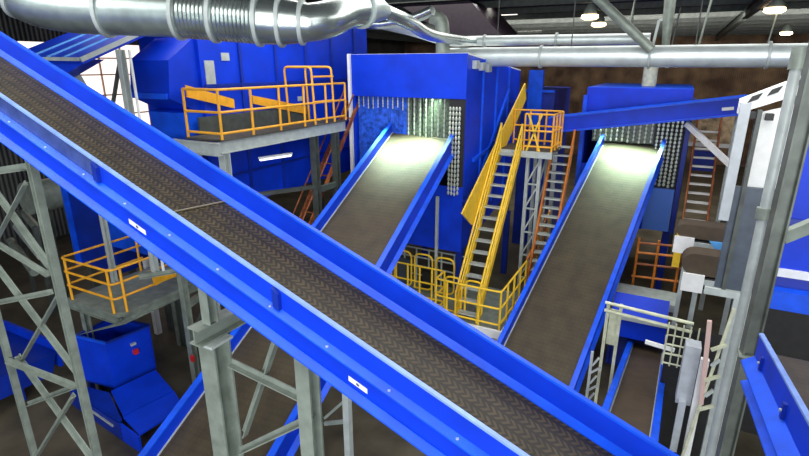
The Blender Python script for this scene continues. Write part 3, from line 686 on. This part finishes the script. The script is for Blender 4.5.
MB().tube([(1.19, 7.75, 0), (1.19, 7.75, 8.1)], .06, 12).build('shaft', STEELL, T, True)
MB().tube([(1.19, 7.75, 6.1), (1.19, 7.75, 6.25)], .09, 12).build('collar', STEEL, T, True)
MB().tube([(1.19, 7.75, 7.95), (1.19, 7.75, 8.2)], .085, 12).build('cap', STEEL, T, True)
T = thing('scanner_gantry', 'tall white and grey machine frame with slotted head left of the right column', 'machine', (1.2, 9.9, 0))
MB().box(.86, 1.0, 9.4, 9.5, 5.6, 7.45).build('post_plate', GREY, T)
MB().prism([(1.15, 9.6, 5.2), (1.62, 9.6, 5.2), (1.62, 9.6, 7.45), (1.15, 9.6, 7.3)], (0, .1, 0)).build('white_panel', WHITE, T)
MB().box(1.0, 1.65, 9.5, 9.6, 4.3, 6.15).build('lower_panel', SLATE, T)
MB().box(1.1, 1.16, 9.44, 9.6, 4.3, 7.35).build('post_plate', STEELD, T)
hd = MB().prism([(.85, 9.55, 7.28), (.85, 9.55, 7.5), (1.9, 9.55, 8.02), (1.9, 9.55, 7.72)], (0, .12, 0)).build('slotted_head', WHITE, T)
m = MB()
for k in range(4):
    x = .95+k*.23; z = 7.4+(x-.85)*.46
    m.prism([(x, 9.53, z), (x+.13, 9.53, z+.06), (x+.18, 9.53, z+.16), (x+.05, 9.53, z+.1)], (0, .03, 0))
m.build('slot', BLACK, hd)
for x, z in ((1.0, 7.22), (1.22, 7.2)): MB().box(x, x+.1, 9.48, 9.62, z, z+.1).build('sensor_box', BLACK, T)
for x, w, y, mm, zt_ in ((1.0, .13, 9.3, WHITE, 3.1), (1.3, .09, 9.4, STEELL, 4.3), (1.45, .08, 9.3, WHITE, 4.4)):
    MB().box(x, x+w, y, y+.1, 0, zt_).build('leg', mm, T)
MB().bar((.98, 9.2, .9), (1.3, 9.2, 4.2), .045).build('conduit', CREAM, T)
MB().bar((1.12, 9.2, 2.3), (1.0, 9.2, 3.9), .07).build('pink_post', mat('pale_pink_paint', (.6, .42, .38), .5), T)
MB().box(.75, 1.0, 9.5, 9.8, 2.0, 3.2).build('grey_cover', GREY, T)
MB().box(.8, .92, 9.4, 9.5, 1.0, 2.1).build('grey_cover', GREY, T)
for k in range(5): MB().bar((1.1+.05*(k % 2), 9.15, 2.2+k*.3), (1.3-.05*(k % 2), 9.15, 2.35+k*.3), .05).build('lacing', STEELL if k % 2 else CREAM, T)
MB().box(.5, 1.9, 10.6, 10.66, 0, 3.0).build('shade_backing', BLACK, T)  # black panel added to paint the darkness behind the frame
MB().box(1.42, 1.6, 9.3, 9.4, 0, .05).build('foot_plate', STEELL, T)
MB().box(.86, 1.7, 9.42, 9.5, 4.28, 4.4).build('cross_beam', STEELL, T)

# short brown cross belts with white end plates
def cross_belt(label, x0, x1, y, z, h, w):
    T = thing('cross_conveyor', label, 'conveyor', ((x0+x1)/2, y+w/2, z-.2), 'short cross conveyors beside the white frame')
    sec = [(0, h*.5), (0, -h*.5)]
    mb = MB(); n_ = 8; pr = []
    for k in range(n_+1):
        a = PI/2+PI*k/n_; pr.append((x0+.12+h/2*math.cos(a), z+h/2*math.sin(a)))
    pr += [(x1, z-h/2), (x1, z+h/2)]
    mb.prism([(x, y, zz_) for x, zz_ in pr], (0, w, 0)); mb.build('belt', BELT3, T, True)
    MB().box(x0-.05, x0+.34, y-.06, y, z-h*.5-.36, z-h*.5+.02).build('end_plate', WHITE, T)
    sp_ = MB().bar((x0+.25, y-.03, z-h*.5-.12), (x1, y-.03, z-h*.5-.12), .05, .1).build('side_rail', STEELL, T)
    MB().prism([(x0+.62, y-.06, z-h*.5), (x0+1.0, y-.06, z-h*.5), (x0+1.0, y-.06, z-h*.5-.3), (x0+.8, y-.06, z-h*.5-.22)], (0, .05, 0)).build('bracket', SKYBLUE, T)
    MB().box(x0+.2, x1, y, y+w, z-h*.5-.28, z-h*.5-.04).build('under_belt_shade', BLACK, T)  # black block painting the shade beneath the belt
    MB().box(x0+.95, x1, y-.06, y-.02, z-h*.5-.2, z-h*.5-.02).build('roller_cover', WHITE, T)
    for x in (x0+.25, x1-.2): MB().bar((x, y+w/2, 0), (x, y+w/2, z-h*.5-.28), .09).build('leg', STEELL, T)
    return T
cross_belt('upper of the two short brown cross belts beside the white frame', .42, 1.85, 12.4, 4.5, .3, .5)
cross_belt('lower of the two short brown cross belts beside the white frame', .64, 1.9, 11.2, 4.17, .44, .5)

# rails, orange fence and frames right of the right conveyor
T = thing('railing_barrier', 'rust-orange barrier rails below the blue door of right-hand sorter', 'railing', (0, 15.5, 0))
for k, z in enumerate((2.05, 2.45, 2.8, 3.1)):
    MB().tube([(-.48+.03*k, 15.5, z), (.75, 15.5, z+.06)], .035, 8).build('rail', RUST if k % 2 else ORG, T, True)
for x in (-.42, .1, .68): MB().tube([(x, 15.5, 0), (x, 15.5, 3.25)], .035, 8).build('post', ORG, T, True)
MB().box(.5, .68, 15.3, 15.42, 2.6, 3.7).build('yellow_plate', YEL2, T)
T = thing('walkway', 'grey grating walkway below the orange barrier rails', 'walkway', (0, 14.8, 1.7))
MB().box(-.95, .8, 14.4, 15.3, 1.72, 1.84).build('deck', STEELL, T)
MB().bar((-.95, 14.35, 1.75), (.8, 14.35, 1.75), .05, .2).build('edge_beam', STEELL, T)
for x in (-.85, .7): MB().bar((x, 14.9, 0), (x, 14.9, 1.72), .1).build('leg', STEEL, T)
T = thing('blue_chute', 'blue hood and chute over the head of the narrow brown belt', 'chute', (0, 13.6, 0))
MB().prism([(-.75, 13.75, 1.3), (-.75, 13.75, 2.2), (-.75, 12.9, 1.9), (-.75, 12.9, 1.35)], (1.3, 0, 0)).build('hood', BLUE, T)
MB().bar((-.8, 12.85, 1.9), (.6, 12.85, 1.9), .06, .08).build('edge_beam', STEELL, T)
MB().box(-.7, .5, 13.75, 13.85, 0, 1.4).build('back_panel', BLUED, T)
for x in (-.72, .52): MB().bar((x, 13.8, 0), (x, 13.8, 1.4), .1).build('leg', BLUED, T)
T = thing('mesh_frame', 'cream galvanised frame with twin bars and wire basket above narrow brown belt', 'steel frame', (0, 10.5, 0))
for z in (3.42, 3.25): MB().tube([(-.72, 10.2, z), (.85, 10.0, z)], .035, 8).build('bar', CREAM, T, True)
for x in (-.66, -.42): MB().bar((x, 10.25, 0), (x, 10.25, 3.42), .06).build('leg', CREAM, T)
MB().box(-.62, -.42, 10.3, 10.33, 2.45, 3.25).build('mesh_panel', CREAM, T)
for k in range(7):
    MB().bar((-.75-.05*(k % 2), 9.4, 1.2+k*.2), (-.6-.05*((k+1) % 2), 9.4, 1.4+k*.2), .035).build('lacing', STEELL, T)
MB().bar((-.78, 9.4, 0), (-.78, 9.4, 2.7), .05).build('leg', STEELL, T)
bk = MB()
for z in (2.55, 2.75, 2.95): bk.tube(round_path([(.45, 9.9, z), (.95, 9.9, z), (.95, 10.3, z), (.45, 10.3, z), (.45, 9.9, z)], .1), .018, 6)
for x in (.45, .57, .7, .82, .95): bk.tube([(x, 9.9, 2.5), (x, 9.9, 3.4)], .014, 6)
bk.build('wire_basket', CREAM, T, True)
MB().bar((.1, 10.0, 2.85), (.62, 10.0, 2.8), .06, .07).build('white_bar', WHITE, T)

# blue machine at the right edge
T = thing('machine_housing', 'blue panelled machine housing behind the right column at the frame edge', 'machine', (2.8, 10.7, 0))
MB().box(1.95, 4.5, 10.9, 13, 4.45, 6.9).build('upper_panel', BLUE, T)
MB().box(1.85, 4.5, 10.85, 10.9, 4.3, 4.45).build('white_strip', WHITE, T)
MB().box(1.85, 4.5, 10.6, 10.9, 3.75, 4.1).build('ledge', BLUEL, T)
MB().box(1.85, 4.5, 10.86, 13, 4.1, 4.3).build('recess', BLUED, T)
MB().bar((1.85, 10.87, 5.35), (4.5, 10.87, 5.35), .04, .1).build('panel_seam', BLUED, T)
for x in (2.05, 4.4): MB().bar((x, 11.5, 0), (x, 11.5, 4.1), .18).build('leg', STEELD, T)
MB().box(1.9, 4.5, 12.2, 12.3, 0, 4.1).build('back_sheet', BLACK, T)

# ------------------------------------------------------------------ ducts
def duct(name, label, pts, r, m, parts, n=28, ribs=0., flanges=()):
    T = thing(name, label, 'duct', tuple(pts[len(pts)//2]))
    return T
def smooth_pts(pts, k=6):
    P = [V(p) for p in pts]; out = []
    for i in range(len(P)-1):
        p0, p1, p2, p3 = P[max(i-1, 0)], P[i], P[i+1], P[min(i+2, len(P)-1)]
        for j in range(k):
            t = j/k
            out.append(.5*((2*p1)+(p2-p0)*t+(2*p0-5*p1+4*p2-p3)*t*t+(-p0+3*p1-3*p2+p3)*t**3))
    return out+[P[-1]]
def flange(T, p, q, r, m=STEELL):
    p, q = V(p), V(q); d = (q-p).normalized()
    MB().tube([p-d*.03, p-d*.03, p+d*.03, p+d*.03], [r*.98, r+.045, r+.045, r*.98], 28).build('flange', m, T, True)
D1 = [(-10.05, 4.6, 9.6), (-9.55, 4.95, 9.02), (-9.0, 5.3, 8.83), (-7.6, 5.95, 8.78), (-5.6, 6.85, 8.64)]
T = thing('ventilation_duct', 'large silver spiral duct with flanges sweeping across the top left', 'duct', (-7.6, 5.9, 8.4))
MB().tube(smooth_pts([(-9.9, 4.7, 10.35), (-9.75, 4.8, 9.7), (-9.4, 5.0, 9.05), (-8.9, 5.3, 8.86), (-8.3, 5.62, 8.82)], 6), .36, 28, False).build('elbow', DUCTB, T, True)
a, b = V((-8.3, 5.62, 8.82)), V((-7.25, 6.15, 8.78)); MB().tube([a, b], .36, 28).build('plain_section', DUCTB, T, True)
c = V((-6.1, 6.7, 8.68))
pts, rs = [], []
N = 80
for i in range(N+1):
    pts.append(b+(c-b)*i/N); rs.append(.355 + (.014 if i % 4 == 0 else 0))
MB().tube(pts, rs, 28).build('spiral_section', DUCT, T, True)
e = V((-5.4, 7.05, 8.64)); MB().tube([c, c+(e-c)*.5, e], [.36, .35, .29], 28, False).build('reducer', DUCT, T, True)
f_ = V((-5.12, 7.75, 8.86)); MB().tube(smooth_pts([c+(e-c)*.95, e, (-5.2, 7.3, 8.70), f_, (-5.05, 8.1, 8.92)], 8), .285, 28, False).build('elbow', DUCT, T, True)
f_ = V((-5.05, 8.1, 8.92)); g_ = V((-5.0, 8.5, 8.95)); MB().tube([f_, g_, (-4.97, 8.8, 8.93)], [.285, .22, .13], 28, False).build('reducer', DUCTB, T, True)
MB().tube(smooth_pts([(-4.97, 8.75, 8.93), (-4.9, 9.6, 8.80), (-5.3, 11.5, 8.66), (-6.0, 15.2, 8.7), (-5.9, 16.2, 8.71)], 6), .13, 16).build('pipe', DUCT, T, True)
for p, q, r in ((a, b, .36), (b, c, .36), (b+(c-b)*.45, c, .358), (c, e, .36), (c+(e-c)*.45, e, .35), (e-(e-c)*.12, e, .3), (f_, g_, .28)): flange(T, p, q, r)
flange(T, (-9.42, 4.99, 9.08), (-9.05, 5.2, 8.9), .36)
for x, y in ((-7.25, 6.15), (-6.1, 6.7)): MB().tube([(x, y, 9.0), (x, y, 10.4)], .012, 6).build('hanger_rod', STEELD, T)

T = thing('ventilation_duct', 'thick pale horizontal duct crossing above the two sorters to the right', 'duct', (-1, 15.3, 8))
MB().tube([(-6.4, 15.3, 8.23), (6.5, 15.3, 8.2)], .27, 24).build('pipe', DUCTP, T, True)
for x in (-3.6, -.8, 1.75, 4): flange(T, (x, 15.3, 8.22), (x+1, 15.3, 8.22), .27)
for x in (-2.8, .2, 3.2): MB().tube([(x, 15.3, 8.45), (x, 15.3, 10.4)], .015, 6).build('hanger_rod', STEELD, T)
T = thing('ventilation_duct', 'thinner silver duct running just above the thick pale duct', 'duct', (-4, 16.2, 8.6))
MB().tube(smooth_pts([(-10.5, 16.2, 9.55), (-8.3, 16.2, 9.1), (-6.9, 16.2, 8.75), (-5.6, 16.2, 8.72), (-.9, 16.2, 8.68)], 6), .15, 16).build('pipe', DUCTP, T, True)
for x in (-5.6, -3.4): flange(T, (x, 16.2, 8.71), (x+1, 16.2, 8.71), .15)
for x in (-5.2, -1.4): MB().tube([(x, 16.2, 8.8), (x, 16.2, 10.4)], .015, 6).build('hanger_rod', STEELD, T)
T = thing('ventilation_duct', 'slim upper silver pipe bending down to the grey elbow over left sorter', 'duct', (-8, 14, 9.3))
MB().tube(smooth_pts([(-10.2, 14.2, 9.75), (-8.6, 14.2, 9.18), (-7.2, 14.1, 9.25), (-6.4, 14.0, 9.45)], 6), .14, 16).build('pipe', DUCT, T, True)
T = thing('exhaust_elbow', 'grey-green bent exhaust pipe standing on the roof of left sorter', 'duct', (-6.3, 14.3, 8.3))
MB().tube(smooth_pts([(-6.2, 14.3, 8.26), (-6.22, 14.3, 8.9), (-6.3, 14.3, 9.2), (-6.55, 14.25, 9.32)], 6), .2, 18).build('pipe', STEEL, T, True)
T = thing('steel_beam', 'pale green slanting tube beam coming down from the roof onto thick duct', 'beam', (-1.5, 14.6, 9))
MB().tube([(-2.95, 14.75, 10.3), (-.75, 14.75, 8.36)], .12, 14).build('shaft', STEEL, T, True)
T = thing('roof_post', 'round pale post between the thick duct and right-hand sorter', 'post', (-1.0, 17.4, 7))
MB().tube([(-1.0, 21.0, 7.28), (-1.0, 21.0, 8.0)], .24, 14).build('shaft', CREAM, T, True)

# roof clutter: slanting sheet metal hood and cable hangers
T = thing('roof_hood', 'dark brown curved roof hood hanging above the left sorter', 'hood', (-7, 20, 8.8))
MB().prism([(-10.4, 19.5, 10.3), (-9.2, 19.5, 9.6), (-8.0, 19.5, 9.15), (-6.6, 19.5, 8.9), (-5.9, 19.5, 8.85), (-6.4, 19.5, 9.3), (-7.4, 19.5, 10.3)], (0, 3, 0)).build('shell', mat('dark_brown_sheet', (.02, .012, .02), .4, noise=.3), T)
for x in (-9.5, -8): MB().tube([(x, 21, 9.9), (x, 21, 10.4)], .03, 6).build('hanger_rod', STEELD, T)
T = thing('roof_duct', 'grey vertical duct stub with bracket, right of the slanting beam', 'duct', (-.4, 17, 8.6))
MB().tube([(-.52, 17, 8.5), (-.55, 17, 9.2), (-.6, 17, 10.38)], [.1, .14, .16], 14).build('shaft', STEEL, T, True)
MB().bar((-.85, 17, 8.5), (-.78, 17, 9.2), .07).build('bracket', STEELL, T)
MB().bar((-.78, 17, 9.2), (-.5, 17, 9.25), .06).build('bracket', STEELL, T)
T = thing('scrap_bin', 'tan cardboard-coloured bin standing high behind the rust-orange stairs', 'bin', (1.5, 24.5, 0))
MB().box(.6, 2.4, 24, 25.4, 5.0, 6.6).build('body', mat('cardboard_tan', (.45, .33, .2), .7, noise=.6, nscale=5), T)
MB().box(.5, 2.5, 23.9, 25.5, 4.85, 5.0).build('tray', WHITE, T)
for x in (.6, 2.4):
    for y in (24, 25.4): MB().bar((x, y, 0), (x, y, 4.85), .12).build('leg', STEELD, T)
MB().box(.8, 1.7, 23.7, 23.9, 3.9, 4.7).build('blue_panel', BLUED, T)
hang = None
for i, (x, y, z) in enumerate(((.3, 17, 8.45), (-1.9, 20, 8.4), (2.4, 22, 8.2), (-.6, 25, 8.0))):
    t_ = thing('cable_hanger', ['slim hanger rod rising from the thick duct near its middle', 'hanger rod above the right-hand sorter roof', 'hanger rod at the right, behind the thick duct', 'hanger rod far back between the roof lamps'][i], 'hanger', (x, y, z), 'roof hanger rods')
    MB().tube([(x, y, z), (x+.2, y, 10.4)], .03, 6).build('rod', STEEL, t_)
    MB().box(x-.07, x+.07, y-.07, y+.07, z-.12, z+.02).build('clamp', STEELL, t_)

# ------------------------------------------------------------------ lamps
def bay(loc, label):
    t_ = thing('high_bay_lamp', label, 'lamp', loc, 'warm roof lamps'); x, y, z = loc
    MB().tube([(x, y, z), (x, y, z+.12), (x, y, z+.4)], [.26, .25, .12], 20).build('shade', STEEL, t_, True)
    MB().tube([(x, y, z-.16), (x, y, z-.1), (x, y, z+.005)], [.22, .32, .3], 20).build('lens', LAMP, t_, True)
    MB().tube([(x, y, z+.35), (x, y, 10.4)], .015, 6).build('hanger_rod', STEELD, t_)
bay((-3.39, 21.7, 9.8), 'upper warm roof lamp of the pair left of the slanting beam')
bay((-3.63, 25.9, 9.8), 'lower warm roof lamp of the pair left of the slanting beam')
bay((2.43, 21.9, 9.8), 'nearer warm roof lamp at the upper right')
bay((5.0, 38.0, 9.8), 'farther warm roof lamp at the upper right')
k = 0
for i in range(5):
    struct('window_%d' % (2+i), MB().box(-8.6-i*.6, -6.9-i*.6, 21.6+i*4.3, 22.0+i*4.3, 10.33, 10.39), SKYL)

def area(name, loc, target, sx, sy, power, color=(1, 1, 1)):
    l = bpy.data.lights.new(name, 'AREA'); l.shape = 'RECTANGLE'; l.size = sx; l.size_y = sy; l.energy = power; l.color = color
    o = bpy.data.objects.new(name, l); COL.objects.link(o); o.location = loc
    o.rotation_euler = (V(target)-V(loc)).to_track_quat('-Z', 'Y').to_euler(); return o
area('roof_fill', (-6, 2, 10.2), (-6, 3, 0), 14, 4, 620, (1, .98, .94))  # this and the next three: unseen area fills added below the ceiling
area('roof_fill', (-6, 10, 10.2), (-6, 10, 0), 16, 4, 760, (1, .98, .94))
area('roof_fill', (-3, 18, 10.2), (-3, 18, 0), 16, 4, 470, (1, .97, .92))
area('roof_fill', (3, 8, 10.2), (3, 9, 0), 8, 4, 330, (1, .98, .94))
area('sorter_lamp', (-6.9, 13.5, 7.05), (-6.75, 13.1, 5.5), 2.2, .1, 130, (.74, 1, .74)).data.spread = math.radians(75)
area('sorter_lamp', (-1.3, 19.25, 6.2), (-1.4, 18.8, 5), 2.0, .1, 120, (.72, 1, .70)).data.spread = math.radians(75)
area('roof_fill', (-2, 27, 10.0), (-2, 33, 6), 20, 3, 2600, (1, .95, .88))  # unseen fill added to brighten the back wall
area('rear_fill', (4, -9.5, 6), (-4, 8, 4), 14, 9, 2700, (.95, .98, 1))  # unseen frontal fill added behind the camera

w = bpy.data.worlds.new('World'); S.world = w; w.use_nodes = True
w.node_tree.nodes['Background'].inputs[0].default_value = (.85, .92, 1, 1)
w.node_tree.nodes['Background'].inputs[1].default_value = .48
S.view_settings.view_transform = 'Standard'; S.view_settings.look = 'None'
S.view_settings.exposure = .2; S.view_settings.gamma = 1; S.view_settings.use_curve_mapping = False
